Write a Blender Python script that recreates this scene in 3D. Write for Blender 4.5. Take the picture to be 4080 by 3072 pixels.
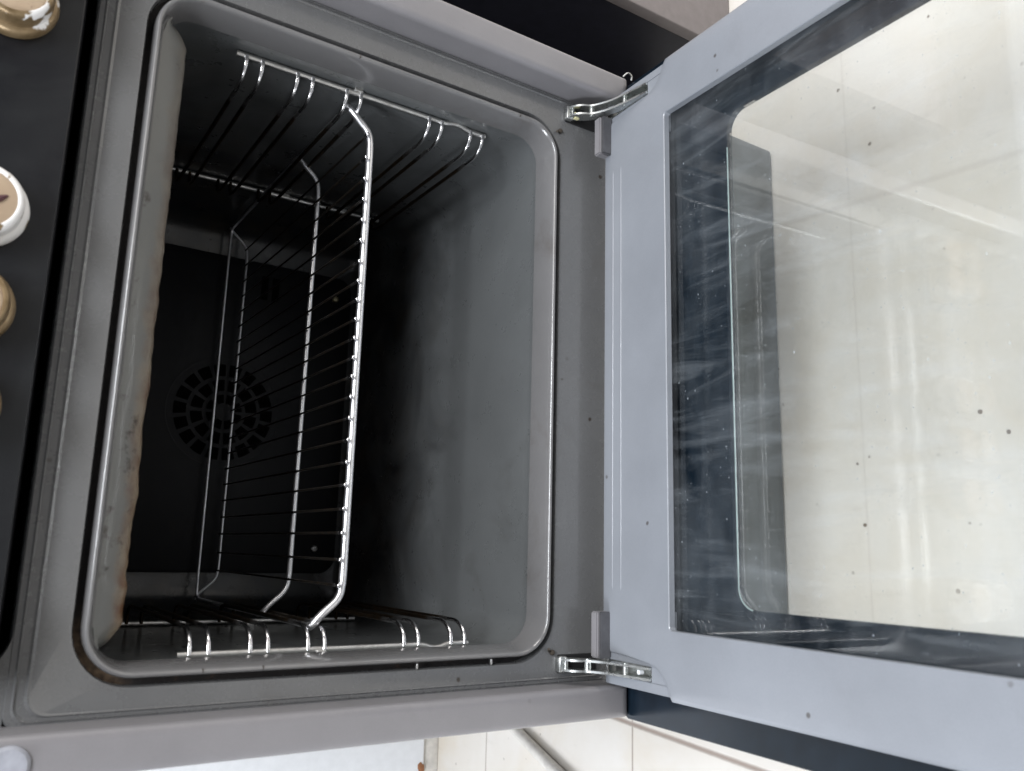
import bpy, bmesh, math, random
from mathutils import Vector, Matrix, noise

random.seed(7)
S = bpy.context.scene
for o in list(bpy.data.objects):
    bpy.data.objects.remove(o)
C = S.collection

# ------------------------------------------------------------------ camera
cd = bpy.data.cameras.new("camera")
cam = bpy.data.objects.new("camera", cd)
C.objects.link(cam)
RIGHT = Vector((0.02571776, -0.55182775, -0.83356148))
DOWN = Vector((-0.98048664, 0.14864145, -0.12865325))
FWD = Vector((0.19489622, 0.82060457, -0.53723701))
M = Matrix((RIGHT, -DOWN, -FWD)).transposed().to_4x4()
M.translation = Vector((-0.1615236, -0.5951044, 0.4342708))
cam.matrix_world = M
cd.sensor_width = 36.0
cd.lens = 29.29
cd.clip_start = 0.02
cd.clip_end = 60
cd.dof.use_dof = True
cd.dof.focus_distance = 0.86
cd.dof.aperture_fstop = 10.0
S.camera = cam

# ------------------------------------------------------------------ light and exposure
W = bpy.data.worlds.new("World")
S.world = W
W.use_nodes = True
nt = W.node_tree
bg = nt.nodes["Background"]
tc = nt.nodes.new("ShaderNodeTexCoord")
sp = nt.nodes.new("ShaderNodeSeparateXYZ")
nt.links.new(tc.outputs["Generated"], sp.inputs[0])
rp = nt.nodes.new("ShaderNodeValToRGB")
mr = nt.nodes.new("ShaderNodeMapRange")
mr.inputs[1].default_value = -1
mr.inputs[2].default_value = 1
nt.links.new(sp.outputs[2], mr.inputs[0])
nt.links.new(mr.outputs[0], rp.inputs[0])
e = rp.color_ramp.elements
e[0].position = 0.0; e[0].color = (0.07, 0.07, 0.068, 1)
e[1].position = 1.0; e[1].color = (1.35, 1.42, 1.52, 1)
k = rp.color_ramp.elements.new(0.5); k.color = (0.075, 0.075, 0.08, 1)
k = rp.color_ramp.elements.new(0.75); k.color = (0.40, 0.41, 0.43, 1)
nt.links.new(rp.outputs[0], bg.inputs[0])
bg.inputs[1].default_value = 0.75


def area(name, loc, target, sx, sy, power, col):
    l = bpy.data.lights.new(name, 'AREA')
    l.shape = 'RECTANGLE'; l.size = sx; l.size_y = sy; l.energy = power; l.color = col
    o = bpy.data.objects.new(name, l)
    C.objects.link(o)
    o.location = loc
    d = Vector(target) - Vector(loc)
    o.rotation_euler = d.to_track_quat('-Z', 'Y').to_euler()
    return o


area("window_light", (0.15, -1.05, 1.75), (0, -0.05, 0.0), 0.9, 0.30, 33, (0.93, 0.96, 1.0))
area("ceiling_light", (1.0, -1.3, 1.9), (0, -0.2, -0.2), 0.9, 0.9, 15, (1.0, 0.95, 0.90))
area("floor_fill_light", (2.1, -0.55, 0.72), (0.1, -0.3, -0.3), 0.9, 0.8, 26, (1.0, 0.965, 0.92))  # added fill from the right, low enough to brighten the floor under the door
area("side_window_light", (-1.5, -0.25, 1.1), (-0.6, 0.72, 0.1), 0.7, 0.7, 30, (0.90, 0.94, 1.0))

S.view_settings.view_transform = 'Standard'
S.view_settings.look = 'None'
S.view_settings.exposure = 0
S.view_settings.gamma = 1
S.render.engine = 'CYCLES'
S.cycles.max_bounces = 10
S.cycles.transparent_max_bounces = 16
S.cycles.glossy_bounces = 6


# ------------------------------------------------------------------ materials
class Mat:
    def __init__(s, name):
        s.m = bpy.data.materials.new(name); s.m.use_nodes = True
        s.t = s.m.node_tree; s.b = s.t.nodes["Principled BSDF"]
        s.out = s.t.nodes["Material Output"]
        s.tc = s.t.nodes.new("ShaderNodeTexCoord")

    def n(s, typ, **kw):
        x = s.t.nodes.new(typ)
        for a, v in kw.items():
            if a.startswith("i_"):
                key = a[2:]
                x.inputs[int(key) if key.isdigit() else key].default_value = v
            else:
                setattr(x, a, v)
        return x

    def l(s, a, b):
        s.t.links.new(a, b)

    def noise(s, scale, detail=4, rough=0.6, stretch=None, dist=0.0):
        x = s.n("ShaderNodeTexNoise", i_Scale=scale, i_Detail=detail, i_Roughness=rough)
        x.inputs["Distortion"].default_value = dist
        if stretch:
            mp = s.n("ShaderNodeMapping"); mp.inputs["Scale"].default_value = stretch
            s.l(s.tc.outputs["Object"], mp.inputs[0]); s.l(mp.outputs[0], x.inputs["Vector"])
        else:
            s.l(s.tc.outputs["Object"], x.inputs["Vector"])
        return x.outputs[0]

    def ramp(s, f, a, b, ca=(0, 0, 0, 1), cb=(1, 1, 1, 1)):
        r = s.n("ShaderNodeValToRGB")
        r.color_ramp.elements[0].position = a; r.color_ramp.elements[0].color = ca
        r.color_ramp.elements[1].position = b; r.color_ramp.elements[1].color = cb
        s.l(f, r.inputs[0]); return r.outputs[0]

    def mix(s, f, a, b):
        x = s.n("ShaderNodeMix", data_type='RGBA')
        if isinstance(f, float): x.inputs[0].default_value = f
        else: s.l(f, x.inputs[0])
        for i, v in ((6, a), (7, b)):
            if isinstance(v, tuple): x.inputs[i].default_value = v
            else: s.l(v, x.inputs[i])
        return x.outputs[2]

    def math(s, op, a, b=0.0):
        x = s.n("ShaderNodeMath", operation=op)
        for i, v in ((0, a), (1, b)):
            if isinstance(v, (float, int)): x.inputs[i].default_value = v
            else: s.l(v, x.inputs[i])
        return x.outputs[0]

    def bump(s, h, strength, dist=0.001):
        x = s.n("ShaderNodeBump"); x.inputs["Strength"].default_value = strength
        x.inputs["Distance"].default_value = dist
        s.l(h, x.inputs["Height"]); s.l(x.outputs[0], s.b.inputs["Normal"])


def c4(r, g, b): return (r, g, b, 1.0)


def enamel(name, col, rough=0.32, spots=0.5, grime=0.35, coat=0.3, metal=0.0, bump=0.15, grimecol=(0.05, 0.035, 0.02)):
    m = Mat(name)
    big = m.noise(9, 5, 0.6)
    fine = m.noise(900, 2, 0.7)
    base = m.mix(m.ramp(big, 0.3, 0.75), c4(*[x * 0.9 for x in col]), c4(*[min(1, x * 1.1) for x in col]))
    base = m.mix(m.math('MULTIPLY', m.ramp(fine, 0.35, 0.7), 0.10), base, c4(*[x * 0.5 for x in col]))
    # burnt-on specks
    v = m.n("ShaderNodeTexVoronoi", i_Scale=38.0); v.inputs["Randomness"].default_value = 1.0
    m.l(m.tc.outputs["Object"], v.inputs["Vector"])
    warp = m.noise(160, 3, 0.6)
    d = m.math('ADD', v.outputs["Distance"], m.math('MULTIPLY', warp, 0.10))
    dot = m.ramp(d, 0.105, 0.135, (1, 1, 1, 1), (0, 0, 0, 1))
    pick = m.ramp(m.noise(21, 1), 0.56, 0.60)
    f = m.math('MULTIPLY', m.math('MULTIPLY', dot, pick), spots)
    base = m.mix(f, base, c4(0.035, 0.025, 0.018))
    # greasy film
    gm = m.ramp(m.noise(14, 6, 0.7, dist=0.6), 0.56, 0.80)
    base = m.mix(m.math('MULTIPLY', gm, grime), base, c4(*grimecol))
    m.l(base, m.b.inputs["Base Color"])
    r = m.math('ADD', m.math('MULTIPLY', m.noise(45, 5, 0.7), 0.22), rough - 0.11)
    m.l(r, m.b.inputs["Roughness"])
    m.b.inputs["Metallic"].default_value = metal
    m.b.inputs["Coat Weight"].default_value = coat
    m.b.inputs["Coat Roughness"].default_value = 0.12
    m.bump(m.noise(260, 3, 0.6), bump, 0.0006)
    return m.m


def chrome(name, col=(0.72, 0.72, 0.74), rough=0.16, tarnish=0.4):
    m = Mat(name)
    t = m.ramp(m.noise(60, 5, 0.7), 0.45, 0.75)
    base = m.mix(m.math('MULTIPLY', t, tarnish), c4(*col), c4(0.20, 0.16, 0.12))
    m.l(base, m.b.inputs["Base Color"])
    m.b.inputs["Metallic"].default_value = 1.0
    m.l(m.math('ADD', m.math('MULTIPLY', t, 0.25), rough), m.b.inputs["Roughness"])
    m.bump(m.noise(700, 3), 0.15, 0.0004)
    return m.m


def plain(name, col, rough=0.5, metal=0.0, nscale=80, var=0.25, coat=0.0):
    m = Mat(name)
    base = m.mix(m.ramp(m.noise(nscale, 4), 0.3, 0.75), c4(*[x * (1 - var) for x in col]), c4(*[min(1, x * (1 + var * 0.5)) for x in col]))
    m.l(base, m.b.inputs["Base Color"])
    m.b.inputs["Roughness"].default_value = rough
    m.b.inputs["Metallic"].default_value = metal
    m.b.inputs["Coat Weight"].default_value = coat
    return m.m


def glass(name, tint, dust, scratch_refl):
    m = Mat(name)
    t = m.n("ShaderNodeBsdfTransparent"); t.inputs[0].default_value = c4(*tint)
    g = m.n("ShaderNodeBsdfGlossy"); g.inputs["Roughness"].default_value = 0.02
    g.inputs[0].default_value = (1, 1, 1, 1)
    lw = m.n("ShaderNodeLayerWeight"); lw.inputs[0].default_value = 0.5
    f = m.math('ADD', m.math('MULTIPLY', m.math('POWER', lw.outputs["Facing"], 5.0), 0.95), 0.045)
    mx = m.n("ShaderNodeMixShader")
    m.l(f, mx.inputs[0]); m.l(t.outputs[0], mx.inputs[1]); m.l(g.outputs[0], mx.inputs[2])
    # dust and wipe marks on the pane, plus bluish streaks painted as rail reflections
    df = m.n("ShaderNodeBsdfDiffuse"); df.inputs[0].default_value = c4(0.52, 0.57, 0.62)
    film = m.ramp(m.noise(12, 5, 0.65, stretch=(0.5, 1.6, 1), dist=0.6), 0.35, 0.8)
    wipe = m.ramp(m.noise(55, 4, 0.7, stretch=(0.12, 1.5, 1), dist=0.8), 0.60, 0.84)
    refl_streak = m.ramp(m.noise(30, 4, 0.65, stretch=(1.5, 0.22, 1), dist=0.9), 0.52, 0.80)
    speck = m.ramp(m.noise(420, 1, 0.5, stretch=(0.7, 1.0, 1)), 0.768, 0.80)
    dens = m.math('ADD', m.math('MULTIPLY', film, dust), m.math('ADD', m.math('ADD', m.math('MULTIPLY', wipe, scratch_refl * 0.55), m.math('MULTIPLY', refl_streak, scratch_refl)), m.math('MULTIPLY', speck, 0.35)))
    m2 = m.n("ShaderNodeMixShader")
    m.l(dens, m2.inputs[0]); m.l(mx.outputs[0], m2.inputs[1]); m.l(df.outputs[0], m2.inputs[2])
    m.l(m2.outputs[0], m.out.inputs[0])
    return m.m


M_FRAME = enamel("grey_enamel", (0.126, 0.127, 0.129), 0.27, 0.9, 0.22, 0.5)
M_FLANGE = enamel("grey_paint", (0.215, 0.208, 0.218), 0.38, 0.2, 0.15, 0.2)
M_RIM = enamel("rim_enamel", (0.150, 0.148, 0.150), 0.22, 0.7, 0.4, 0.8)
M_CAV = enamel("cavity_enamel", (0.118, 0.126, 0.131), 0.34, 0.35, 0.3, 0.3, grimecol=(0.03, 0.022, 0.012))


def mat_cavity():
    m_ = enamel("cavity_enamel", (0.136, 0.143, 0.146), 0.30, 0.35, 0.3, 0.3, grimecol=(0.03, 0.022, 0.012))
    t = m_.node_tree; b = t.nodes["Principled BSDF"]
    src = b.inputs["Base Color"].links[0].from_socket
    m = Mat.__new__(Mat); m.m = m_; m.t = t; m.b = b; m.tc = [n for n in t.nodes if n.type == 'TEX_COORD'][0]
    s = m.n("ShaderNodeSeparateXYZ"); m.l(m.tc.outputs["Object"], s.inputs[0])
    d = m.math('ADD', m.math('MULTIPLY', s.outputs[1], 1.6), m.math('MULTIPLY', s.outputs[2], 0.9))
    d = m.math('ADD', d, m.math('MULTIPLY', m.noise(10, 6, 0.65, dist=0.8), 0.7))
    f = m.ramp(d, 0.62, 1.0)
    shade_smear = m.mix(m.ramp(m.noise(34, 5, 0.6), 0.45, 0.7), c4(0.012, 0.013, 0.015), c4(0.030, 0.022, 0.014))  # interior shade painted in by depth and height, with some brown smears
    m.l(m.mix(m.math('MULTIPLY', f, 0.92), src, shade_smear), b.inputs["Base Color"])
    return m_


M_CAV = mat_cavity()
M_FAN = enamel("baked_black_enamel", (0.0095, 0.0098, 0.0118), 0.45, 0.1, 0.5, 0.2, grimecol=(0.02, 0.014, 0.01))
M_DOOR = enamel("door_silver_enamel", (0.222, 0.236, 0.262), 0.34, 0.7, 0.10, 0.5)
M_FAN.node_tree.nodes["Principled BSDF"].inputs["Specular IOR Level"].default_value = 0.3
M_FAN.node_tree.nodes["Principled BSDF"].inputs["Coat Weight"].default_value = 0.0
M_BLACK = plain("black_void", (0.006, 0.006, 0.007), 0.8)
M_SIDE = plain("black_side", (0.030, 0.030, 0.040), 0.5, var=0.3)
M_CHROME = chrome("bright_wire", (0.93, 0.93, 0.95), 0.33, 0.08)
M_DULL = chrome("dull_wire", (0.66, 0.66, 0.65), 0.34, 0.5)


def mat_back_dark(name, y0, y1, dark):  # metal colour goes from bright at the front to dark brown further back
    m = Mat(name)
    s = m.n("ShaderNodeSeparateXYZ"); m.l(m.tc.outputs["Object"], s.inputs[0])
    f = m.ramp(m.math('ADD', s.outputs[1], m.math('MULTIPLY', m.math('SUBTRACT', m.noise(70, 4), 0.5), 0.03)), y0, y1)
    b = m.mix(f, c4(0.78, 0.77, 0.78), m.mix(m.ramp(m.noise(120, 4), 0.4, 0.7), c4(*dark), c4(dark[0] * 1.8, dark[1] * 1.4, dark[2])))
    m.l(b, m.b.inputs["Base Color"]); m.b.inputs["Metallic"].default_value = 1
    m.l(m.math('ADD', m.math('MULTIPLY', f, 0.25), 0.2), m.b.inputs["Roughness"])
    return m.m


M_RAIL = mat_back_dark("back_darkened_rail", 0.062, 0.090, (0.050, 0.040, 0.030))
M_GRID = mat_back_dark("back_darkened_wire", 0.0500, 0.056, (0.060, 0.055, 0.050))
M_HINGE = chrome("greasy_steel", (0.66, 0.68, 0.67), 0.26, 0.35)
M_GLASS_IN = glass("inner_glass", (0.985, 0.99, 0.985), 0.05, 0.085)
M_GLASS_OUT = glass("outer_glass", (0.985, 0.99, 0.985), 0.06, 0.02)


def mat_lip():
    m = Mat("greasy_lip_enamel")
    s = m.n("ShaderNodeSeparateXYZ"); m.l(m.tc.outputs["Object"], s.inputs[0])
    z = m.math('ADD', s.outputs[2], m.math('MULTIPLY', m.noise(35, 5, 0.7), 0.016))
    f = m.ramp(z, 0.345, 0.352, (1, 1, 1, 1), (0, 0, 0, 1))
    xx = m.n("ShaderNodeMapRange"); xx.inputs[1].default_value = 0.15; xx.inputs[2].default_value = -0.2
    xx.inputs[3].default_value = 0.30; xx.inputs[4].default_value = 1.0
    m.l(s.outputs[0], xx.inputs[0])
    br = m.mix(m.ramp(m.noise(60, 4), 0.4, 0.65), c4(0.25, 0.20, 0.14), c4(0.13, 0.06, 0.025))
    b = m.mix(m.math('MULTIPLY', f, xx.outputs[0]), c4(0.150, 0.152, 0.145), br)
    sm = m.ramp(m.noise(48, 4, 0.65), 0.60, 0.70)
    b = m.mix(sm, b, c4(0.03, 0.02, 0.012))
    m.l(b, m.b.inputs["Base Color"]); m.b.inputs["Roughness"].default_value = 0.42
    m.b.inputs["Coat Weight"].default_value = 0.2
    m.bump(m.noise(110, 4), 0.5, 0.001)
    return m.m


def mat_gap():
    m = Mat("burnt_gap_residue")
    s = m.n("ShaderNodeSeparateXYZ"); m.l(m.tc.outputs["Object"], s.inputs[0])
    f1 = m.ramp(m.math('ADD', m.math('MULTIPLY', s.outputs[0], -1.0), m.math('MULTIPLY', m.noise(30), 0.03)), 0.215, 0.24)
    f2 = m.ramp(s.outputs[2], 0.325, 0.345)
    f = m.math('MULTIPLY', f1, f2)
    br = m.mix(m.ramp(m.noise(180, 4), 0.4, 0.65), c4(0.22, 0.15, 0.09), c4(0.05, 0.03, 0.02))
    f3 = m.ramp(m.noise(90, 4), 0.62, 0.72)
    base = m.mix(m.math('MULTIPLY', f3, 0.5), c4(0.010, 0.007, 0.007), c4(0.10, 0.05, 0.03))
    m.l(m.mix(f, base, br), m.b.inputs["Base Color"])
    m.b.inputs["Roughness"].default_value = 0.6
    m.bump(m.noise(300, 3), 0.8, 0.001)
    return m.m


def mat_panel():
    m = Mat("black_control_glass")
    sm = m.ramp(m.noise(11, 6, 0.7, dist=1.0), 0.35, 0.8)
    m.l(m.mix(sm, c4(0.007, 0.0075, 0.010), c4(0.018, 0.020, 0.022)), m.b.inputs["Base Color"])
    m.l(m.math('ADD', m.math('MULTIPLY', sm, 0.25), 0.3), m.b.inputs["Roughness"])
    m.b.inputs["Specular IOR Level"].default_value = 0.3
    m.bump(m.noise(500, 2), 0.1, 0.0004)
    return m.m


def mat_knob(name, thr, gold=(0.25, 0.18, 0.10), seed=0.0):
    m = Mat(name)
    nz = m.n("ShaderNodeTexNoise", i_Scale=55.0, i_Detail=6.0); nz.noise_dimensions = '4D'
    nz.inputs["W"].default_value = seed
    m.l(m.tc.outputs["Object"], nz.inputs["Vector"])
    f = m.ramp(nz.outputs[0], thr, thr + 0.025)
    dark = m.ramp(m.noise(80, 5), 0.45, 0.7)
    g = m.mix(dark, c4(*gold), c4(gold[0] * 0.55, gold[1] * 0.5, gold[2] * 0.4))
    m.l(m.mix(f, g, c4(0.74, 0.73, 0.72)), m.b.inputs["Base Color"])
    m.b.inputs["Roughness"].default_value = 0.36
    m.l(m.math('MULTIPLY', m.math('SUBTRACT', 1.0, f), 0.45), m.b.inputs["Metallic"])
    m.bump(nz.outputs[0], 0.4, 0.001)
    return m.m


def mat_face():
    m = Mat("tan_knob_face")
    st = m.ramp(m.noise(70, 4, 0.6, dist=0.5), 0.66, 0.72)
    b = m.mix(m.ramp(m.noise(40, 4), 0.3, 0.7), c4(0.34, 0.25, 0.17), c4(0.43, 0.33, 0.23))
    m.l(m.mix(st, b, c4(0.08, 0.02, 0.025)), m.b.inputs["Base Color"])
    m.b.inputs["Roughness"].default_value = 0.45
    return m.m


def mat_floor():
    m = Mat("cream_floor_tiles")
    s = m.n("ShaderNodeSeparateXYZ"); m.l(m.tc.outputs["Object"], s.inputs[0])

    def line(co, pitch, off, half):
        a = m.math('ADD', co, -off)
        a = m.math('DIVIDE', a, pitch)
        a = m.math('ABSOLUTE', m.math('SUBTRACT', a, m.math('ROUND', a)))
        a = m.math('ADD', a, m.math('MULTIPLY', m.noise(120, 3), 0.0015))
        return m.ramp(a, half * 0.8 / pitch + .0007, half * 1.5 / pitch + .0007, (1, 1, 1, 1), (0, 0, 0, 1))
    yl = m.math("MULTIPLY", line(s.outputs[1], 0.345, 0.2483, 0.0009), 0.95)
    xs = m.math('ADD', s.outputs[0], m.math('MULTIPLY', s.outputs[1], -0.055))
    xl = m.math("MULTIPLY", line(xs, 0.598, -0.3855, 0.0020), 0.9)
    clean = m.n("ShaderNodeMapRange"); clean.inputs[1].default_value = -0.32; clean.inputs[2].default_value = -0.22
    clean.inputs[3].default_value = 1.0; clean.inputs[4].default_value = 0.18
    m.l(s.outputs[0], clean.inputs[0])
    g = m.math('MULTIPLY', m.math('MAXIMUM', yl, xl), clean.outputs[0])
    base = m.mix(m.ramp(m.noise(7, 5), 0.3, 0.75), c4(0.68, 0.635, 0.57), c4(0.76, 0.735, 0.70))
    base = m.mix(m.math("MULTIPLY", m.ramp(m.noise(4.5, 5, 0.6, dist=0.8), 0.50, 0.72), 0.5), base, c4(0.64, 0.56, 0.44))
    # scuffs and crumbs
    sc = m.ramp(m.noise(60, 4, 0.7, stretch=(1, 0.25, 1), dist=0.4), 0.60, 0.76)
    base = m.mix(m.math('MULTIPLY', sc, 0.2), base, c4(0.36, 0.33, 0.28))
    v = m.n("ShaderNodeTexVoronoi", i_Scale=30.0); m.l(m.tc.outputs["Object"], v.inputs["Vector"])
    d = m.math('ADD', v.outputs["Distance"], m.math('MULTIPLY', m.noise(140, 3), 0.08))
    dot = m.ramp(d, 0.085, 0.12, (1, 1, 1, 1), (0, 0, 0, 1))
    base = m.mix(m.math('MULTIPLY', dot, m.ramp(m.noise(16, 1), 0.45, 0.55)), base, c4(0.16, 0.12, 0.09))
    base = m.mix(g, base, c4(0.24, 0.175, 0.14))
    m.l(base, m.b.inputs["Base Color"])
    m.b.inputs["Roughness"].default_value = 0.28
    m.bump(m.math('SUBTRACT', m.math('MULTIPLY', m.noise(90, 3), 0.1), g), 0.4, 0.001)
    return m.m


M_SLOT = plain("slot_black", (0.0020, 0.0017, 0.0015), 0.9)
M_SLOT.node_tree.nodes["Principled BSDF"].inputs["Specular IOR Level"].default_value = 0.08
M_LIP, M_GAP, M_PANEL, M_FACE, M_FLOOR = mat_lip(), mat_gap(), mat_panel(), mat_face(), mat_floor()
M_WHITE = plain("white_enamel", (0.84, 0.86, 0.89), 0.3, var=0.05, coat=0.3)
M_NAVY = plain("navy_black_laminate", (0.017, 0.017, 0.026), 0.45, var=0.3)
M_TAUPE = plain("taupe_laminate", (0.235, 0.208, 0.205), 0.5, var=0.12)
M_PLINTH = enamel("plinth_paint", (0.085, 0.095, 0.095), 0.35, 0.5, 0.3, 0.3)
M_HOSE = plain("white_rubber", (0.70, 0.67, 0.62), 0.5, var=0.2)
M_PRINT = plain("black_glass_print", (0.007, 0.013, 0.021), 0.16, var=0.3, coat=0.0)
M_DARKMETAL = plain("dark_metal", (0.15, 0.15, 0.16), 0.4, metal=0.6)
M_WAX = plain("yellowed_plastic", (0.66, 0.62, 0.36), 0.4)
M_RUST = plain("rust_patch", (0.30, 0.13, 0.06), 0.8)
M_CRUMB = plain("burnt_crumb", (0.05, 0.04, 0.03), 0.9)


# ------------------------------------------------------------------ geometry helpers
def link(name, verts, faces, mat, parent=None, smooth=True, ang=35, mats=None, fm=None):
    me = bpy.data.meshes.new(name)
    me.from_pydata([tuple(v) for v in verts], [], faces)
    me.update()
    bm = bmesh.new(); bm.from_mesh(me)
    bmesh.ops.remove_doubles(bm, verts=bm.verts, dist=1e-6)
    bmesh.ops.recalc_face_normals(bm, faces=bm.faces)
    bm.to_mesh(me); bm.free()
    for mm in (mats or [mat]): me.materials.append(mm)
    if fm:
        for p, i in zip(me.polygons, fm): p.material_index = i
    if smooth:
        for p in me.polygons: p.use_smooth = True
        me.set_sharp_from_angle(angle=math.radians(ang))
    o = bpy.data.objects.new(name, me)
    C.objects.link(o)
    if parent: o.parent = parent
    return o


class G:
    def __init__(s): s.v = []; s.f = []

    def add(s, v, f):
        n = len(s.v); s.v += [Vector(x) for x in v]; s.f += [[i + n for i in q] for q in f]

    def box(s, a, b, bev=0.0):
        bm = bmesh.new(); bmesh.ops.create_cube(bm, size=1)
        for v in bm.verts:
            v.co = Vector([(a[i] + b[i]) / 2 + v.co[i] * (b[i] - a[i]) for i in range(3)])
        if bev: bmesh.ops.bevel(bm, geom=bm.edges[:], offset=bev, segments=3, affect='EDGES', profile=0.5)
        s.bm(bm)

    def bm(s, bm, mtx=None):
        bm.verts.index_update()
        s.add([(mtx @ v.co if mtx else v.co.copy()) for v in bm.verts], [[v.index for v in f.verts] for f in bm.faces]); bm.free()

    def tube(s, pts, r, n=10, caps=True):
        pts = [Vector(p) for p in pts]
        rr = r if isinstance(r, (list, tuple)) else [r] * len(pts)
        t0 = (pts[1] - pts[0]).normalized()
        u = t0.orthogonal().normalized()
        rings = []
        for i, p in enumerate(pts):
            t = (pts[min(i + 1, len(pts) - 1)] - pts[max(i - 1, 0)]).normalized()
            u = (u - t * u.dot(t)).normalized(); w = t.cross(u)
            rings.append([p + (u * math.cos(2 * math.pi * k / n) + w * math.sin(2 * math.pi * k / n)) * rr[i] for k in range(n)])
        v = [q for R in rings for q in R]; f = []
        for i in range(len(rings) - 1):
            for k in range(n):
                a = i * n + k; b = i * n + (k + 1) % n
                f.append([a, b, b + n, a + n])
        if caps:
            f.append(list(range(n))[::-1]); f.append([(len(rings) - 1) * n + k for k in range(n)])
        s.add(v, f)

    def lathe(s, prof, origin, n=48, ax='y'):
        v = []; f = []
        for (r, h) in prof:
            for k in range(n):
                a = 2 * math.pi * k / n
                v.append(Vector(origin) + Vector((r * math.cos(a), h, r * math.sin(a))))
        for i in range(len(prof) - 1):
            for k in range(n):
                a = i * n + k; b = i * n + (k + 1) % n
                f.append([a, b, b + n, a + n])
        f.append([(len(prof) - 1) * n + k for k in range(n)])
        s.add(v, f)

    def prism(s, poly, axis, a, b):
        n = len(poly); v = []
        for h in (a, b):
            for p in poly:
                q = list(p); q.insert(axis, h); v.append(q)
        f = [list(range(n)), list(range(n, 2 * n))[::-1]] + [[i, (i + 1) % n, (i + 1) % n + n, i + n] for i in range(n)]
        s.add(v, f)

    def out(s, name, mat, parent=None, **kw):
        return link(name, s.v, s.f, mat, parent, **kw)


def fillet(pts, r, n=5):
    pts = [Vector(p) for p in pts]; out = [pts[0]]
    for i in range(1, len(pts) - 1):
        a, b, c = pts[i - 1], pts[i], pts[i + 1]
        d1 = min(r, (a - b).length * 0.48); d2 = min(r, (c - b).length * 0.48)
        p = b + (a - b).normalized() * d1; q = b + (c - b).normalized() * d2
        for k in range(n + 1):
            t = k / n
            out.append(p * (1 - t) ** 2 + b * 2 * t * (1 - t) + q * t * t)
    out.append(pts[-1]); return out


def rrect(x0, x1, z0, z1, r, n=10, sub=1):
    """rounded rectangle, list of (x,z), same point count every time"""
    P = []
    for cx, cz, a0 in ((x1 - r, z1 - r, 0), (x0 + r, z1 - r, 90), (x0 + r, z0 + r, 180), (x1 - r, z0 + r, 270)):
        for k in range(n + 1):
            a = math.radians(a0 + 90 * k / n)
            P.append((cx + r * math.cos(a), cz + r * math.sin(a)))
    if sub > 1:
        Q = []
        m = len(P)
        for i in range(m):
            a, b = P[i], P[(i + 1) % m]
            long = (i % (n + 1)) == n
            k = sub if long else 1
            for j in range(k):
                t = j / k; Q.append((a[0] + (b[0] - a[0]) * t, a[1] + (b[1] - a[1]) * t))
        P = Q
    return P


def loft(rings, close_ends=(False, False)):
    n = len(rings[0]); v = [p for R in rings for p in R]; f = []
    for i in range(len(rings) - 1):
        for k in range(n):
            a = i * n + k; b = i * n + (k + 1) % n
            f.append([a, b, b + n, a + n])
    if close_ends[0]: f.append(list(range(n)))
    if close_ends[1]: f.append([(len(rings) - 1) * n + k for k in range(n)])
    return v, f


def empty(name, loc=(0, 0, 0)):
    o = bpy.data.objects.new(name, None); C.objects.link(o); o.location = loc
    o.empty_display_size = 0.05
    return o


def tag(o, label, cat=None, group=None, kind=None):
    if label: o["label"] = label
    if cat: o["category"] = cat
    if group: o["group"] = group
    if kind: o["kind"] = kind
    return o


# ------------------------------------------------------------------ setting
FZ = -0.313
g = G(); g.add([(-6, -6, FZ), (6, -6, FZ), (6, 6, FZ), (-6, 6, FZ)], [[0, 1, 2, 3]])
tag(g.out("floor", M_FLOOR, smooth=False), "cream tiled floor with thin brown grout lines", kind="structure")

# ------------------------------------------------------------------ the oven
oven = tag(empty("oven", (0, 0, FZ)), "grey free-standing oven with its glass door open and a wire shelf inside", "oven")
ROOT = oven


def P(name, g, mat, **kw):
    """a part of the oven (root Empty sits on the floor, so shift the mesh up)"""
    o = g.out(name, mat, ROOT, **kw)
    o.matrix_parent_inverse = Matrix.Translation((0, 0, -FZ))
    return o


def sub(name, g, mat, parent, **kw):
    o = g.out(name, mat, parent, **kw)
    return o


XC = -0.005
HW, Z0, Z1 = 0.2435, 0.0, 0.361


def ring(o, y, r=0.034, sub_=1):
    return [(x, y, z) for x, z in rrect(XC - HW - o, XC + HW + o, Z0 - o, Z1 + o, max(0.004, r + o), sub=sub_)]


# cavity: walls, floor, ceiling and back in one enamelled shell
rings = [ring(-0.0093, 0.0205), ring(-0.0085, 0.024), ring(-0.006, 0.034), ring(-0.006, 0.38),
         ring(-0.008, 0.405), ring(-0.014, 0.422), ring(-0.028, 0.434), ring(-0.05, 0.437)]
v, f = loft(rings, (False, True))
g = G(); g.add(v, f)
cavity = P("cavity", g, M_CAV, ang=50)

# raised rim bead
rings = [ring(-0.0098, 0.021), ring(-0.0094, 0.014), ring(-0.0086, 0.008), ring(-0.0076, 0.0030), ring(-0.0066, -0.0008), ring(-0.0056, -0.0034), ring(-0.0044, -0.0048),
         ring(-0.0032, -0.0048), ring(-0.0022, -0.0034), ring(-0.0015, -0.0006), ring(-0.0013, 0.004), ring(-0.0013, 0.014)]
v, f = loft(rings); g = G(); g.add(v, f)
rim = P("rim", g, M_RIM, ang=60)
# weld seams in the rim
for sx, z in ((1, 0.205), (1, 0.046), (-1, 0.285), (-1, 0.245)):
    x = XC + sx * (HW - 0.0062); g = G()
    g.box((x + sx * 0.0018 - 0.0014, -0.0051, z - 0.0002), (x + sx * 0.0018 + 0.0014, -0.003, z + 0.0002))
    sub("seam", g, M_CRUMB, rim, smooth=False)
# dark groove round the rim
rings = [ring(-0.0016, 0.011), ring(0.0040, 0.011)]
v, f = loft(rings); g = G(); g.add(v, f)
P("groove", g, M_GAP)

# front frame
L = []


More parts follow.
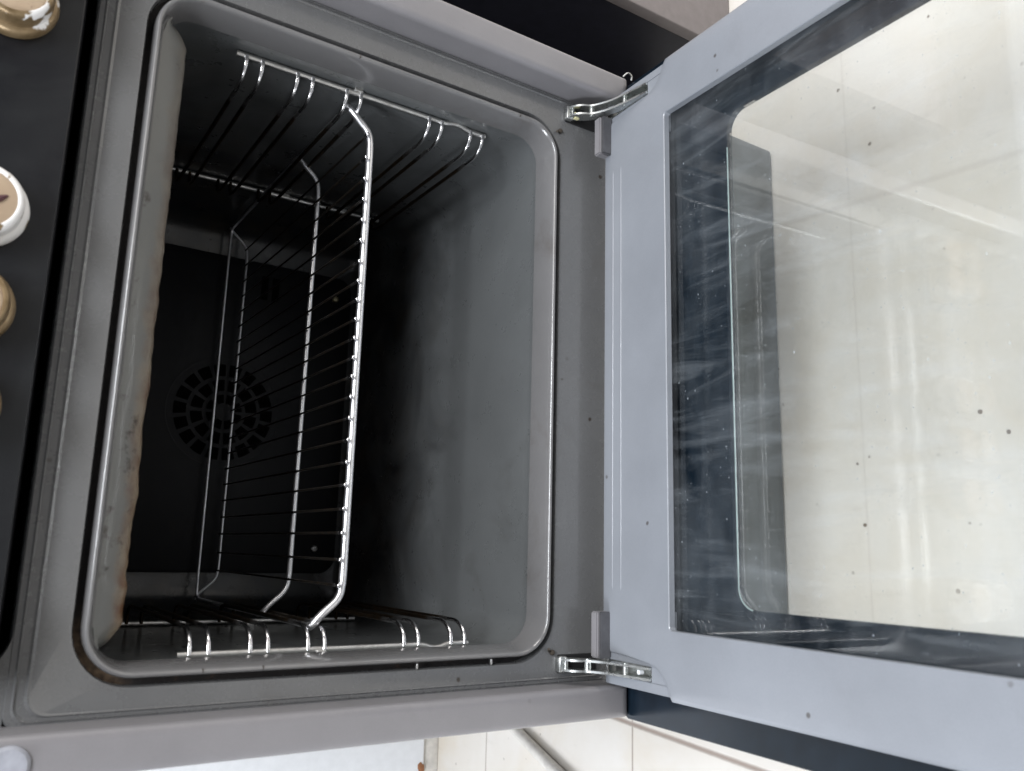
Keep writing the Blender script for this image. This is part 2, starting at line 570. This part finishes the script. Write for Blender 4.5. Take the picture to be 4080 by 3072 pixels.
def rr(x0, x1, z0, z1, r, y): L.append([(x, y, z) for x, z in rrect(x0, x1, z0, z1, r)])


for o, y in ((0.0036, 0.012), (0.0034, 0.002), (0.0042, 0.0003), (0.0058, 0.0)):
    rr(XC - HW - o, XC + HW + o, Z0 - o, Z1 + o, 0.034 + o, y)
rr(-0.2650, 0.2650, -0.060, 0.3830, 0.014, 0.0)
rr(-0.2660, 0.2660, -0.061, 0.3848, 0.013, -0.0011)
rr(-0.2670, 0.2670, -0.062, 0.3862, 0.012, 0.0004)
rr(-0.2684, 0.2684, -0.063, 0.3905, 0.011, 0.0004)
rr(-0.2690, 0.2690, -0.064, 0.3915, 0.010, -0.0009)
rr(-0.2698, 0.2698, -0.065, 0.3925, 0.009, 0.0002)
rr(-0.2715, 0.2715, -0.066, 0.3955, 0.008, 0.0004)
rr(-0.2720, 0.2720, -0.067, 0.3966, 0.008, 0.002)
rr(-0.2720, 0.2720, -0.067, 0.3966, 0.008, 0.020)
v, f = loft(L); g = G(); g.add(v, f)
# pieces beside the control panel slot, with the rounded slot corner
for sx in (-1, 1):
    arc = [(0.2150 + 0.030 * math.sin(a), 0.4258 - 0.030 * math.cos(a)) for a in [math.radians(x) for x in range(0, 91, 9)]]
    poly = [(0.2712, 0.3958)] + [(0.2712, 0.62), (0.2450, 0.62)] + arc[::-1]
    poly = [(sx * x, z) for x, z in poly]
    g.prism(poly, 1, 0.0009, 0.012)
front = P("front_frame", g, M_FRAME, ang=28)
# raised side flanges
for sx in (-1, 1):
    xa, xb = sorted((sx * 0.2705, sx * (0.2995 if sx > 0 else 0.2975)))
    g = G()
    prof = fillet([(xa, 0.03), (xa, -0.029), (xb, -0.029), (xb, 0.03)], 0.006, 5) if False else None
    pts = [(xa, 0.03, 0)] + [Vector((xa, -0.029, 0)), Vector((xb, -0.029, 0))] + [(xb, 0.03, 0)]
    pl = fillet(pts, 0.0065, 6)
    poly = [(p.x, p.y) for p in pl]
    # top to bottom, with a rounded foot
    R = []
    for z, k in ((0.62, 0), (0.1, 0), (-0.056, 0), (-0.061, 0.0008), (-0.0640, 0.003), (-0.0652, 0.007)):
        R.append([(min(max(x, xa + k * 0.5), xb - k * 0.5), max(y, -0.029 + k), z) for x, y in poly])
    v, f = loft(R, (True, True)); g.add(v, f)
    fl = P("side_flange", g, M_FLANGE, ang=50)
    if sx < 0:
        g = G(); g.lathe([(0.0115, 0.0), (0.0112, -0.0016), (0.0095, -0.0030), (0.0, -0.0036)], (-0.2865, -0.0285, 0.392), 28)
        sub("bumper", g, plain("grey_rubber", (0.30, 0.31, 0.35), 0.5), fl)

# black body behind the frame
g = G()
g.box((-0.2985, 0.0305, -0.300), (-0.2745, 0.560, 0.62)); g.box((0.2745, 0.0305, -0.300), (0.2985, 0.560, 0.62))
g.box((-0.274, 0.470, -0.300), (0.274, 0.558, 0.62))
g.box((-0.274, 0.022, -0.070), (0.274, 0.469, -0.068)); g.box((-0.274, 0.022, 0.402), (0.274, 0.469, 0.404))
g.box((-0.274, 0.0195, 0.404), (0.274, 0.0215, 0.62))
P("body", g, M_SIDE, smooth=False)
# lower front below the door
g = G()
g.box((-0.3000, 0.0, FZ + 0.001), (0.3085, 0.024, -0.0665), 0.004)
lower = P("lower_panel", g, M_PLINTH)
g = G(); g.box((-0.285, 0.03, FZ), (0.285, 0.46, FZ + 0.02)); P("base", g, M_SIDE, smooth=False)

# ragged greasy lip hanging from the top of the mouth
xs = [XC - 0.2245 + i * 0.449 / 260 for i in range(261)]
rowsv = []
for x in xs:
    t = (x - xs[0]) / (xs[-1] - xs[0])
    end = min(1, min(t, 1 - t) / 0.035)
    drop = 0.0013 * noise.noise(Vector((x * 28, 3.1, 0))) + 0.0015 * noise.noise(Vector((x * 90, 1.2, 0)))
    bump_ = max(0, noise.noise(Vector((x * 55, 8.8, 0))) - 0.3) * 0.006 * (1.2 - t)
    zb = 0.3335 - (drop + bump_) * (1.25 - t) + (1 - end ** 0.5) * 0.012
    zt = 0.3527 if end >= 1 else 0.3527 - (1 - end) * 0.003
    rowsv.append([(x, 0.0072, zt), (x, 0.0080, zt - 0.0022), (x, 0.0125, zb + 0.008), (x, 0.0185, zb + 0.002), (x, 0.0210, zb), (x, 0.0235, zb + 0.0005), (x, 0.026, zb + 0.004), (x, 0.045, 0.350)])
v = [p for r in rowsv for p in r]; f = []
for i in range(len(rowsv) - 1):
    for k in range(7): f.append([i * 8 + k, i * 8 + k + 1, (i + 1) * 8 + k + 1, (i + 1) * 8 + k])
g = G(); g.add(v, f)
P("ceiling_lip", g, M_LIP, ang=70)

# fan cover on the back wall
g = G()
pts = rrect(-0.195, 0.190, 0.0275, 0.345, 0.02)
v, f = loft([[(x, 0.436, z) for x, z in pts], [(x, 0.428, z) for x, z in pts],
             [(x * 0.985, 0.4265, 0.186 + (z - 0.186) * 0.985) for x, z in pts]], (False, True)); g.add(v, f)
cover = P("fan_cover", g, M_FAN, ang=40)
g = G(); FX, FC = -0.006, 0.180
for R0, R1 in ((0.066, 0.068),):
    ra = [(FX + R0 * math.cos(a), 0.4262, FC + R0 * math.sin(a)) for a in [2 * math.pi * i / 64 for i in range(64)]]
    rb = [(FX + (R0 + R1) / 2 * math.cos(a), 0.4259, FC + (R0 + R1) / 2 * math.sin(a)) for a in [2 * math.pi * i / 64 for i in range(64)]]
    rc = [(FX + R1 * math.cos(a), 0.4262, FC + R1 * math.sin(a)) for a in [2 * math.pi * i / 64 for i in range(64)]]
    v, f = loft([ra, rb, rc]); g.add(v, f)
sub("fan_ring", g, M_FAN, cover, ang=60)
g = G()
for R0, R1, n in ((0.044, 0.058, 18), (0.026, 0.039, 12), (0.011, 0.021, 8)):
    for i in range(n):
        a0 = 2 * math.pi * (i + 0.14) / n; a1 = 2 * math.pi * (i + 0.86) / n
        A = [a0 + (a1 - a0) * j / 5 for j in range(6)]
        poly = [(FX + R1 * math.cos(a), FC + R1 * math.sin(a)) for a in A] + [(FX + R0 * math.cos(a), FC + R0 * math.sin(a)) for a in A[::-1]]
        g.prism(poly, 1, 0.4252, 0.4262)
for x0, x1 in ((0.1445, 0.1500), (0.1600, 0.1665)):
    h = G(); h.box((0.142, 0.4250, 0.126 + (x0 - 0.1445) * 0.9), (0.172, 0.4262, 0.134 + (x0 - 0.1445) * 0.9))
    sub("vent_slot", h, M_SLOT, cover, smooth=False)
sub("fan_slots", g, M_SLOT, cover, smooth=False)["kind"] = "stuff"
for i, (x, z) in enumerate(((0.160, 0.050), (-0.165, 0.0555), (-0.165, 0.300), (0.160, 0.300))):
    g = G(); g.lathe([(0.0042, 0.427), (0.0042, 0.4235), (0.0030, 0.4222), (0, 0.4218)], (x, 0, z), 18)
    sub("screw", g, chrome("screw_steel", (0.75, 0.66, 0.42), 0.3, 0.2) if i == 0 else M_DULL, cover)

# side ladders that carry the shelf
LEV = (0.2775, 0.2345, 0.1905, 0.1095, 0.0655)
for sx in (1, -1):
    X0 = XC + sx * 0.2345; XI = XC + sx * 0.2165
    g = G()
    xw = XC + sx * 0.2372
    g.tube(fillet([(X0, 0.043, 0.292), (X0, 0.043, 0.098), (xw, 0.043, 0.090), (xw, 0.043, 0.082), (X0, 0.043, 0.075), (X0, 0.043, 0.0555)], 0.006), 0.0025, 12)
    lad = P("rack_support", g, M_DULL, ang=60)
    g = G(); g.tube([(X0, 0.300, 0.300), (X0, 0.300, 0.050)], 0.0026, 12); sub("rear_post", g, M_DULL, lad, ang=60)
    for zc in LEV:
        for dz in (0.0066, -0.0066):
            z = zc + dz
            g = G()
            g.tube(fillet([(X0, 0.0415, z), (X0 - sx * 0.009, 0.0425, z), (XI, 0.054, z), (XI, 0.075, z), (XI, 0.285, z), (XI + sx * 0.004, 0.2965, z), (X0, 0.2985, z)], 0.010, 6), 0.0018, 10)
            sub("rail_wire", g, M_RAIL, lad, ang=60)
    for yy, zz in ((0.041, 0.187), (0.300, 0.165), (0.300, 0.095)):
        g = G(); g.box((min(X0, X0 + sx * 0.006), yy - 0.0025, zz - 0.004), (max(X0, X0 + sx * 0.006), yy + 0.0025, zz + 0.004), 0.001)
        sub("mounting_tab", g, M_DULL, lad)

# control panel and knobs
g = G(); g.box((-0.2420, -0.020, 0.4052), (0.2420, 0.0, 0.62), 0.0012)
panel = P("control_panel", g, M_PANEL)
KN = ((0.2110, 0.52, 5.0), (0.1735, 0.56, 1.3), (0.0335, 0.40, 2.2), (-0.0275, 0.64, 3.7), (-0.0870, 0.62, 4.4), (-0.2050, 0.45, 6.1))
for i, (kx, thr, sd) in enumerate(KN):
    km = mat_knob("worn_knob_coating", thr, seed=sd)
    g = G(); o_ = (kx, -0.0205, 0.4445)
    prof = [(0.0245, 0.0), (0.0250, -0.003), (0.0245, -0.0070), (0.0228, -0.0086), (0.0216, -0.0092), (0.0216, -0.0185),
            (0.0212, -0.0215), (0.0198, -0.0235), (0.0184, -0.0236), (0.0176, -0.0222), (0.0170, -0.0216)]
    prof = [(r * (1 + (0.0)), h) for r, h in prof]
    g.lathe(prof, o_, 56)
    kb = P("knob", g, km, ang=60)
    if i in (1, 3, 4): kb["label"] = "knob with worn gold-brown coating flaking off white plastic"
    if i == 2: kb["label"] = "white control knob with a tan face and a dark red mark"
    g = G(); g.lathe([(0.0178, -0.0221), (0.0166, -0.0228), (0.0, -0.0231)], o_, 40)
    fc = sub("knob_face", g, M_FACE, kb)
    if i == 2:
        g = G(); g.tube([(kx - 0.0070, -0.0436, 0.4445 - 0.0015), (kx - 0.0030, -0.0437, 0.4445 - 0.0050), (kx + 0.0012, -0.0437, 0.4445 - 0.0090), (kx + 0.0032, -0.0436, 0.4445 - 0.0120)],
                        [0.0004, 0.0014, 0.0018, 0.0006], 8)
        sub("pointer_mark", g, plain("dark_red_mark", (0.06, 0.015, 0.02), 0.6), kb)

# door: built lying open in its own frame, tilted a little up
TH = -0.0400410649
HO = Vector((0, -0.0206572, -0.0417773))
YV = Vector((0, -math.cos(TH), -math.sin(TH))); NV = Vector((0, -math.sin(TH), math.cos(TH)))


def D(u, v, w): return HO + Vector((v, 0, 0)) + YV * u + NV * w


def dring(u0, u1, v0, v1, r, w, n=10):
    return [D(b, a, w) for a, b in rrect(v0, v1, u0, u1, r, n)]


def dslab(g, u0, u1, v0, v1, w0, w1, bev=0.0):
    bm = bmesh.new(); bmesh.ops.create_cube(bm, size=1)
    for q in bm.verts:
        q.co = Vector(((v0 + v1) / 2 + q.co.x * (v1 - v0), (u0 + u1) / 2 + q.co.y * (u1 - u0), (w0 + w1) / 2 + q.co.z * (w1 - w0)))
    if bev: bmesh.ops.bevel(bm, geom=bm.edges[:], offset=bev, segments=2, affect='EDGES')
    for q in bm.verts: q.co = D(q.co.y, q.co.x, q.co.z)
    g.bm(bm)


DU = 0.452
# top sheet (corners cut back round the hinges) with a window hole; polar bridging keeps faces clean
g = G()
NQ = 200


def sheet_outline(w, grow=0.0):
    pts = []
    A = 0.2690 + grow
    cut = 0.062
    # hinge side from +v to -v
    arcR = [(0.0445 - 0.0, 0)]
    out = []
    # right corner: from (u=.085, v=A) curving to (u=0, v=.2435-)
    c = [(0.0845, A), (0.083, 0.2670), (0.080, 0.2600), (0.0740, 0.2520), (0.0660, 0.2475), (0.056, 0.2455), (0.030, 0.2430), (0.006, 0.2420), (0.0, 0.2390)]
    out = [(u - grow, v_ + grow) for u, v_ in c]
    right = out  # starts u=.084 v=A ; ends u=0 v=A-.05
    left = [(u, -vv) for u, vv in right][::-1]
    pts = [(DU + grow, A)] + right + left + [(DU + grow, -A)]
    return pts


def resample(pts, hole):
    """for every hole point find where the ray from the hole centre leaves the outline"""
    cu = sum(p[0] for p in hole) / len(hole); cv = sum(p[1] for p in hole) / len(hole)
    res = []
    n = len(pts)
    for hu, hv in hole:
        du, dv = hu - cu, hv - cv
        best = None
        for i in range(n):
            a = pts[i]; b = pts[(i + 1) % n]
            eu, ev = b[0] - a[0], b[1] - a[1]
            den = du * ev - dv * eu
            if abs(den) < 1e-12: continue
            t = ((a[0] - cu) * ev - (a[1] - cv) * eu) / den
            s_ = ((a[0] - cu) * dv - (a[1] - cv) * du) / den
            if t > 0 and -1e-9 <= s_ <= 1 + 1e-9 and (best is None or t < best): best = t
        res.append((cu + du * best, cv + dv * best))
    return res


def densify(poly, step):
    out = []
    n = len(poly)
    for i in range(n):
        a, b = poly[i], poly[(i + 1) % n]
        L_ = math.dist(a, b); k = max(1, int(L_ / step))
        for j in range(k):
            t = j / k; out.append((a[0] + (b[0] - a[0]) * t, a[1] + (b[1] - a[1]) * t))
    return out


WU0, WU1, WV = 0.0838, 0.398, 0.2188
hole = densify([(b, a) for a, b in rrect(-WV, WV, WU0, WU1, 0.003, 4)], 0.004)
outl = resample(sheet_outline(0), hole)
outl2 = resample(sheet_outline(0, 0.0012), hole)


def grow(pts, k):
    cu = sum(p[0] for p in pts) / len(pts)
    return [(cu + (u - cu) * (1 + k / 0.16), v * (1 + k / 0.22)) for u, v in pts]


Rg = []
for pl, w in ((hole, -0.0060), (hole, -0.0006), (grow(hole, 0.0006), 0.0)): Rg.append([D(u, v, w) for u, v in pl])
# embossed bead a little outside the window
for k, w in ((0.062, 0.0), (0.0645, 0.0009), (0.067, 0.0)):
    pass
mid = [((1 - t) * a[0] + t * b[0], (1 - t) * a[1] + t * b[1]) for t in (0.5,) for a, b in zip(hole, outl)]
Rg.append([D(u, v, 0.0) for u, v in mid])
for t, w in ((0.80, 0.0), (0.97, 0.0)):
    Rg.append([D((1 - t) * a[0] + t * b[0], (1 - t) * a[1] + t * b[1], w) for a, b in zip(hole, outl)])
Rg.append([D(u, v, -0.0004) for u, v in outl])
Rg.append([D(u, v, -0.0018) for u, v in outl2])
v, f = loft(Rg); g.add(v, f)
door = P("door", g, M_DOOR, ang=30)
for uu in (0.0120, 0.0235):
    g = G(); g.tube([D(uu, -0.196, -0.0018), D(uu, -0.188, -0.0009), D(uu, 0.188, -0.0009), D(uu, 0.196, -0.0018)], 0.0015, 16)
    sub("pressed_ridge", g, M_DOOR, door, ang=60)
# under-sheet box with the hinge slots
g = G()
SL0, SL1 = 0.2490, 0.2605   # slot |v|
A = 0.2686
for sx in (-1, 1):
    a, b = sorted((sx * SL1, sx * A)); dslab(g, 0.001, 0.10, a, b, -0.012, -0.0019, 0.0006)
    a, b = sorted((sx * SL0, sx * 0.205)); dslab(g, 0.001, 0.082, a, b, -0.010, -0.0019, 0.0004)
    a, b = sorted((sx * SL1 * 1.0002, sx * SL0 * 0.9998)); dslab(g, 0.0605, 0.0985, a, b, -0.010, -0.0021)
    a, b = sorted((sx * (A - 0.002), sx * A)); dslab(g, 0.1005, DU, a, b, -0.0235, -0.0021)
dslab(g, 0.001, 0.004, -0.2048, 0.2048, -0.0235, -0.0019)
dslab(g, DU - 0.003, DU, -0.266, 0.266, -0.0235, -0.0021)
sub("under_frame", g, M_DOOR, door)
# glazing
g = G(); dslab(g, WU0 - 0.006, WU1 + 0.006, -WV - 0.006, WV + 0.006, -0.0102, -0.0062)
sub("inner_glass", g, M_GLASS_IN, door, smooth=False)
# outer black-printed pane with clear rounded opening
CU0, CU1, CV0, CV1 = 0.1340, 0.372, -0.2000, 0.2020
h2 = densify([(b, a) for a, b in rrect(CV0, CV1, CU0, CU1, 0.016, 8)], 0.006)
o2 = resample([(DU + 0.012, 0.2925), (-0.004, 0.2925), (-0.004, -0.2985), (DU + 0.012, -0.2985)], h2)
# keep exact corners
Rg = [[D(u, v, w) for u, v in pl] for pl, w in ((h2, -0.0300), (h2, -0.0245), (o2, -0.0245), (grow(o2, 0.0006), -0.0255), (grow(o2, 0.0006), -0.0312), (o2, -0.0322))]
v, f = loft(Rg); g = G(); g.add(v, f)
sub("outer_border", g, M_PRINT, door, ang=30)
g = G(); dslab(g, CU0 - 0.0, CU1 + 0.0, CV0 - 0.0, CV1 + 0.0, -0.0296, -0.0270)
sub("outer_glass", g, M_GLASS_OUT, door, smooth=False)
# bright cut edge of the outer pane opening
g = G()
e0 = [(CU0 + 0.016 * (1 - math.cos(math.radians(a))), CV0 + 0.016 * (1 - math.sin(math.radians(a)))) for a in range(80, -1, -10)]
g.tube([D(u, v, -0.0243) for u, v in e0] + [D(CU0, CV0 + 0.02 + t * 0.0185, -0.0243) for t in range(20)], 0.0006, 6)
sub("glass_edge", g, plain("green_glass_edge", (0.30, 0.38, 0.38), 0.15), door)
# silver side trims of the outer pane and handle at the far end
g = G()
for sx in (-1, 1):
    g.tube([D(DU - 0.02, sx * 0.19, -0.033), D(DU - 0.02, sx * 0.19, -0.075)], 0.006, 14)
g.tube([D(DU - 0.02, -0.24, -0.075), D(DU - 0.02, 0.24, -0.075)], 0.009, 18)
sub("handle", g, M_HINGE, door)
# rubber stoppers by the hinges
for sx in (-1, 1):
    g = G(); a, b = sorted((sx * 0.2100, sx * 0.2480))
    dslab(g, -0.0025, 0.0065, a, b, -0.002, 0.0115, 0.0012)
    st = sub("stopper", g, M_FLANGE, door)
    g = G(); dslab(g, 0.0068, 0.0095, a, b, -0.001, 0.010, 0.0008)
    sub_o = sub("stopper_edge", g, M_DARKMETAL, door)

# hinges
for sx in (-1, 1):
    hx = sx * 0.2545
    g = G()
    # slot plate in the frame
    g.box((hx - 0.0075, -0.0012, -0.050), (hx + 0.0075, 0.004, -0.0085), 0.0006)
    hinge = P("hinge", g, M_BLACK, smooth=False)
    # the arm: two cheek plates bending from the slot down into the door
    path = [(0.004, -0.0105), (-0.006, -0.0130), (-0.013, -0.0190), (-0.018, -0.0270)]
    pth = [Vector((0, y, z)) for y, z in path] + [D(0.016, 0, 0.006), D(0.035, 0, 0.001), D(0.060, 0, -0.0035)]
    pth = fillet(pth, 0.006, 4)
    for off, nm in ((-0.0042, 0), (0.0042, 1)):
        g = G(); n = len(pth); v = []; f = []
        for i, p in enumerate(pth):
            t = (pth[min(i + 1, n - 1)] - pth[max(i - 1, 0)]).normalized()
            nrm = Vector((0, -t.z, t.y)) if True else None
            h = 0.0042 + 0.0022 * math.sin(min(1, i / (n * 0.6)) * math.pi)
            for dx, dn in ((-0.0009, h), (0.0009, h), (0.0009, -h), (-0.0009, -h)):
                v.append(Vector((hx + off + dx, 0, 0)) + Vector((0, p.y, p.z)) + nrm * dn)
        for i in range(n - 1):
            for k in range(4): f.append([i * 4 + k, i * 4 + (k + 1) % 4, (i + 1) * 4 + (k + 1) % 4, (i + 1) * 4 + k])
        f.append([0, 1, 2, 3]); f.append([(n - 1) * 4 + k for k in range(4)])
        g.add(v, f); sub("hinge_arm", g, M_HINGE, hinge, ang=40)
    # web, spring and rivets
    for i, p in enumerate((pth[3], pth[len(pth) // 2], pth[-5])):
        q = Vector((0, p.y, p.z)); g = G()
        g.tube([Vector((hx - 0.0056, 0, 0)) + q, Vector((hx + 0.0056, 0, 0)) + q], 0.0030 if i % 2 else 0.0022, 12)
        sub("rivet", g, M_HINGE, hinge)
    g = G(); dslab(g, 0.006, 0.0598, hx - 0.0050, hx + 0.0050, -0.0125, -0.0095); dslab(g, 0.006, 0.0598, hx - 0.0056, hx - 0.0046, -0.0094, -0.0018)
    dslab(g, 0.006, 0.0598, hx + 0.0046, hx + 0.0056, -0.0094, -0.0018)
    sub("hinge_channel", g, M_HINGE, hinge, smooth=False)
    g = G(); g.box((hx - 0.0066, -0.0068, -0.0145), (hx + 0.0066, 0.0, -0.0065), 0.0012); sub("hinge_hook", g, M_HINGE, hinge)
    if sx > 0:
        g = G(); g.box((hx - 0.0062, -0.0100, -0.0190), (hx + 0.0005, -0.0060, -0.0135), 0.001); sub("grease_lump", g, M_WAX, hinge)
    else:
        g = G(); q = D(0.047, hx + 0.0, -0.001); g.tube([q + NV * -0.003, q + NV * 0.0012], 0.0019, 14); sub("pin", g, M_WHITE, hinge)
# screws beside the rim corners
for sx in (-1, 1):
    x = XC + sx * 0.2400; g = G()
    g.lathe([(0.0022, 0.001), (0.0023, -0.0016), (0.0012, -0.003), (0, -0.0032)], (x, 0, -0.0025), 12)
    g.tube([(x - sx * 0.001, -0.001, 0.0005), (x - sx * 0.0035, -0.004, 0.0035)], 0.0011, 8)
    P("screw", g, M_CRUMB)
# small wire hook at the foot of the right flange
g = G(); g.tube(fillet([(0.3005, -0.026, -0.060), (0.3045, -0.030, -0.0625), (0.3020, -0.030, -0.0680), (0.2985, -0.028, -0.0685)], 0.003), 0.0008, 8)
P("spring_hook", g, M_HINGE)
# stray crumbs on the groove edge
for sx, z in ((-1, 0.125), (-1, 0.058)):
    x = XC + sx * (HW + 0.0012); g = G()
    g.box((x - 0.0022, -0.001, z - 0.0008), (x + 0.0022, 0.002, z + 0.0008), 0.0004)
    P("gap_clip", g, M_DULL)

# ------------------------------------------------------------------ wire shelf
shelf = tag(empty("wire_rack", (-0.002, 0.05, 0.169)), "shiny chrome wire rack lying across the middle of the oven", "oven rack")
off = Matrix.Translation((0.002, -0.05, -0.169))


def SP(name, g, mat):
    o = g.out(name, mat, shelf, ang=60); o.matrix_parent_inverse = off; return o


RX = -0.001


def bar(y, z, r, up=0.0225, k=0.2015, e=0.2225, back=0.03):
    return fillet([(RX - e, y + back, z + up * 0.95), (RX - e, y + 0.004, z + up), (RX - k - 0.012, y, z + up * 0.72), (RX - k, y, z + 0.002), (RX - k + 0.012, y, z),
                   (RX + k - 0.012, y, z), (RX + k, y, z + 0.002), (RX + k + 0.012, y, z + up * 0.72), (RX + e, y + 0.004, z + up), (RX + e, y + back, z + up * 0.95)], 0.009, 6)


g = G(); g.tube(bar(0.050, 0.169, 0.0026, back=0.0105), 0.0032, 14); SP("front_bar", g, M_CHROME)
g = G(); g.tube(bar(0.172, 0.1712, 0.0021, back=0.02), 0.0024, 12); SP("middle_bar", g, M_CHROME)
g = G(); g.tube(bar(0.410, 0.1735, 0.0016, back=0.004), 0.0016, 10); SP("rear_bar", g, M_CHROME)
g = G(); g.tube(fillet([(RX - 0.2225, 0.402, 0.1935), (RX - 0.2205, 0.412, 0.1945), (RX - 0.2, 0.412, 0.195), (RX + 0.2, 0.412, 0.195), (RX + 0.2205, 0.412, 0.1945), (RX + 0.2225, 0.402, 0.1935)], 0.006), 0.0017, 10)
SP("guard_rod", g, M_CHROME)
for sx in (-1, 1):
    g = G(); x = RX + sx * 0.2225
    g.tube(fillet([(x, 0.060, 0.1905), (x, 0.16, 0.1915), (x, 0.30, 0.1935), (x, 0.404, 0.194)], 0.01), 0.0022, 10); SP("side_rod", g, M_CHROME)
BX = [0.1955, 0.174, 0.154, 0.1349, 0.1159, 0.0972, 0.0783, 0.0606, 0.044, 0.027, 0.0106, -0.0063, -0.0224, -0.0396, -0.0574, -0.0756, -0.0938, -0.1124, -0.1316, -0.1507, -0.1718, -0.1918]
for x in BX:
    g = G()
    g.tube([(x, 0.0434, 0.1738), (x, 0.0437, 0.1740), (x, 0.0448, 0.1743), (x, 0.0468, 0.1743), (x, 0.0490, 0.1738), (x, 0.172, 0.1746), (x, 0.4105, 0.1763)],
           [0.0006, 0.0014, 0.0020, 0.0018, 0.0012, 0.0010, 0.0010], 8)
    SP("grid_wire", g, M_GRID)

# ------------------------------------------------------------------ neighbours
cab = tag(empty("black_cabinet", (0.62, 0.3, FZ)), "dark cabinet with a taupe front standing across a narrow gap from the oven's hinge corner", "cabinet")
inv = Matrix.Translation((-0.62, -0.3, -FZ))
g = G(); g.box((0.472, 0.076, FZ), (0.80, 0.62, 0.60), 0.001); o = g.out("cabinet_side", M_NAVY, cab, smooth=False); o.matrix_parent_inverse = inv
g = G(); g.box((0.470, 0.058, FZ + 0.001), (0.80, 0.0745, 0.60), 0.0015); o = g.out("cabinet_front", M_TAUPE, cab); o.matrix_parent_inverse = inv
g = G(); g.box((0.3005, 0.20, FZ), (0.4715, 0.215, 0.58), 0.001); o = g.out("gap_shade_sheet", M_BLACK, cab, smooth=False); o.matrix_parent_inverse = inv  # black sheet across the gap, standing for the shade in it

wc = tag(empty("white_cabinet", (-0.80, 0.95, FZ)), "white painted cabinet with a rust spot on its lower corner standing behind the oven", "cabinet")
inv = Matrix.Translation((0.80, -0.95, -FZ))
g = G(); g.box((-1.25, 0.742, FZ + 0.030), (-0.40, 1.2, 0.75), 0.003); o = g.out("cabinet_body", M_WHITE, wc); o.matrix_parent_inverse = inv
g = G(); g.box((-1.25, 0.748, FZ), (-0.40, 1.19, FZ + 0.029), 0.002); o = g.out("skirting", M_HOSE, wc); o.matrix_parent_inverse = inv
g = G()
bmx = bmesh.new(); bmesh.ops.create_icosphere(bmx, subdivisions=2, radius=1)
for q in bmx.verts: q.co = Vector((q.co.x * 0.010, q.co.y * 0.0012, q.co.z * 0.006)) * (1 + 0.5 * noise.noise(q.co * 2)) + Vector((-0.525, 0.7415, FZ + 0.036))
g.bm(bmx); o = g.out("rust_patch", M_RUST, wc); o.matrix_parent_inverse = inv

# hose on the floor
g = G()
hp = fillet([(-0.30, 0.70, FZ + 0.008), (-0.40, 0.56, FZ + 0.009), (-0.432, 0.47, FZ + 0.010), (-0.462, 0.38, FZ + 0.011), (-0.50, 0.26, FZ + 0.012), (-0.58, 0.1, FZ + 0.012)], 0.05, 6)
g.tube(hp, [0.0068 + 0.0032 * i / len(hp) for i in range(len(hp))], 16)
tag(g.out("hose", M_HOSE), "off-white hose running across the floor tiles beside the oven", "hose")

# room wall closing the view behind
g = G(); g.add([(-6, 1.25, FZ), (6, 1.25, FZ), (6, 1.25, 3), (-6, 1.25, 3)], [[0, 1, 2, 3]])
tag(g.out("wall", plain("cream_wall", (0.62, 0.60, 0.56), 0.7), smooth=False), "plain cream wall behind the oven", kind="structure")
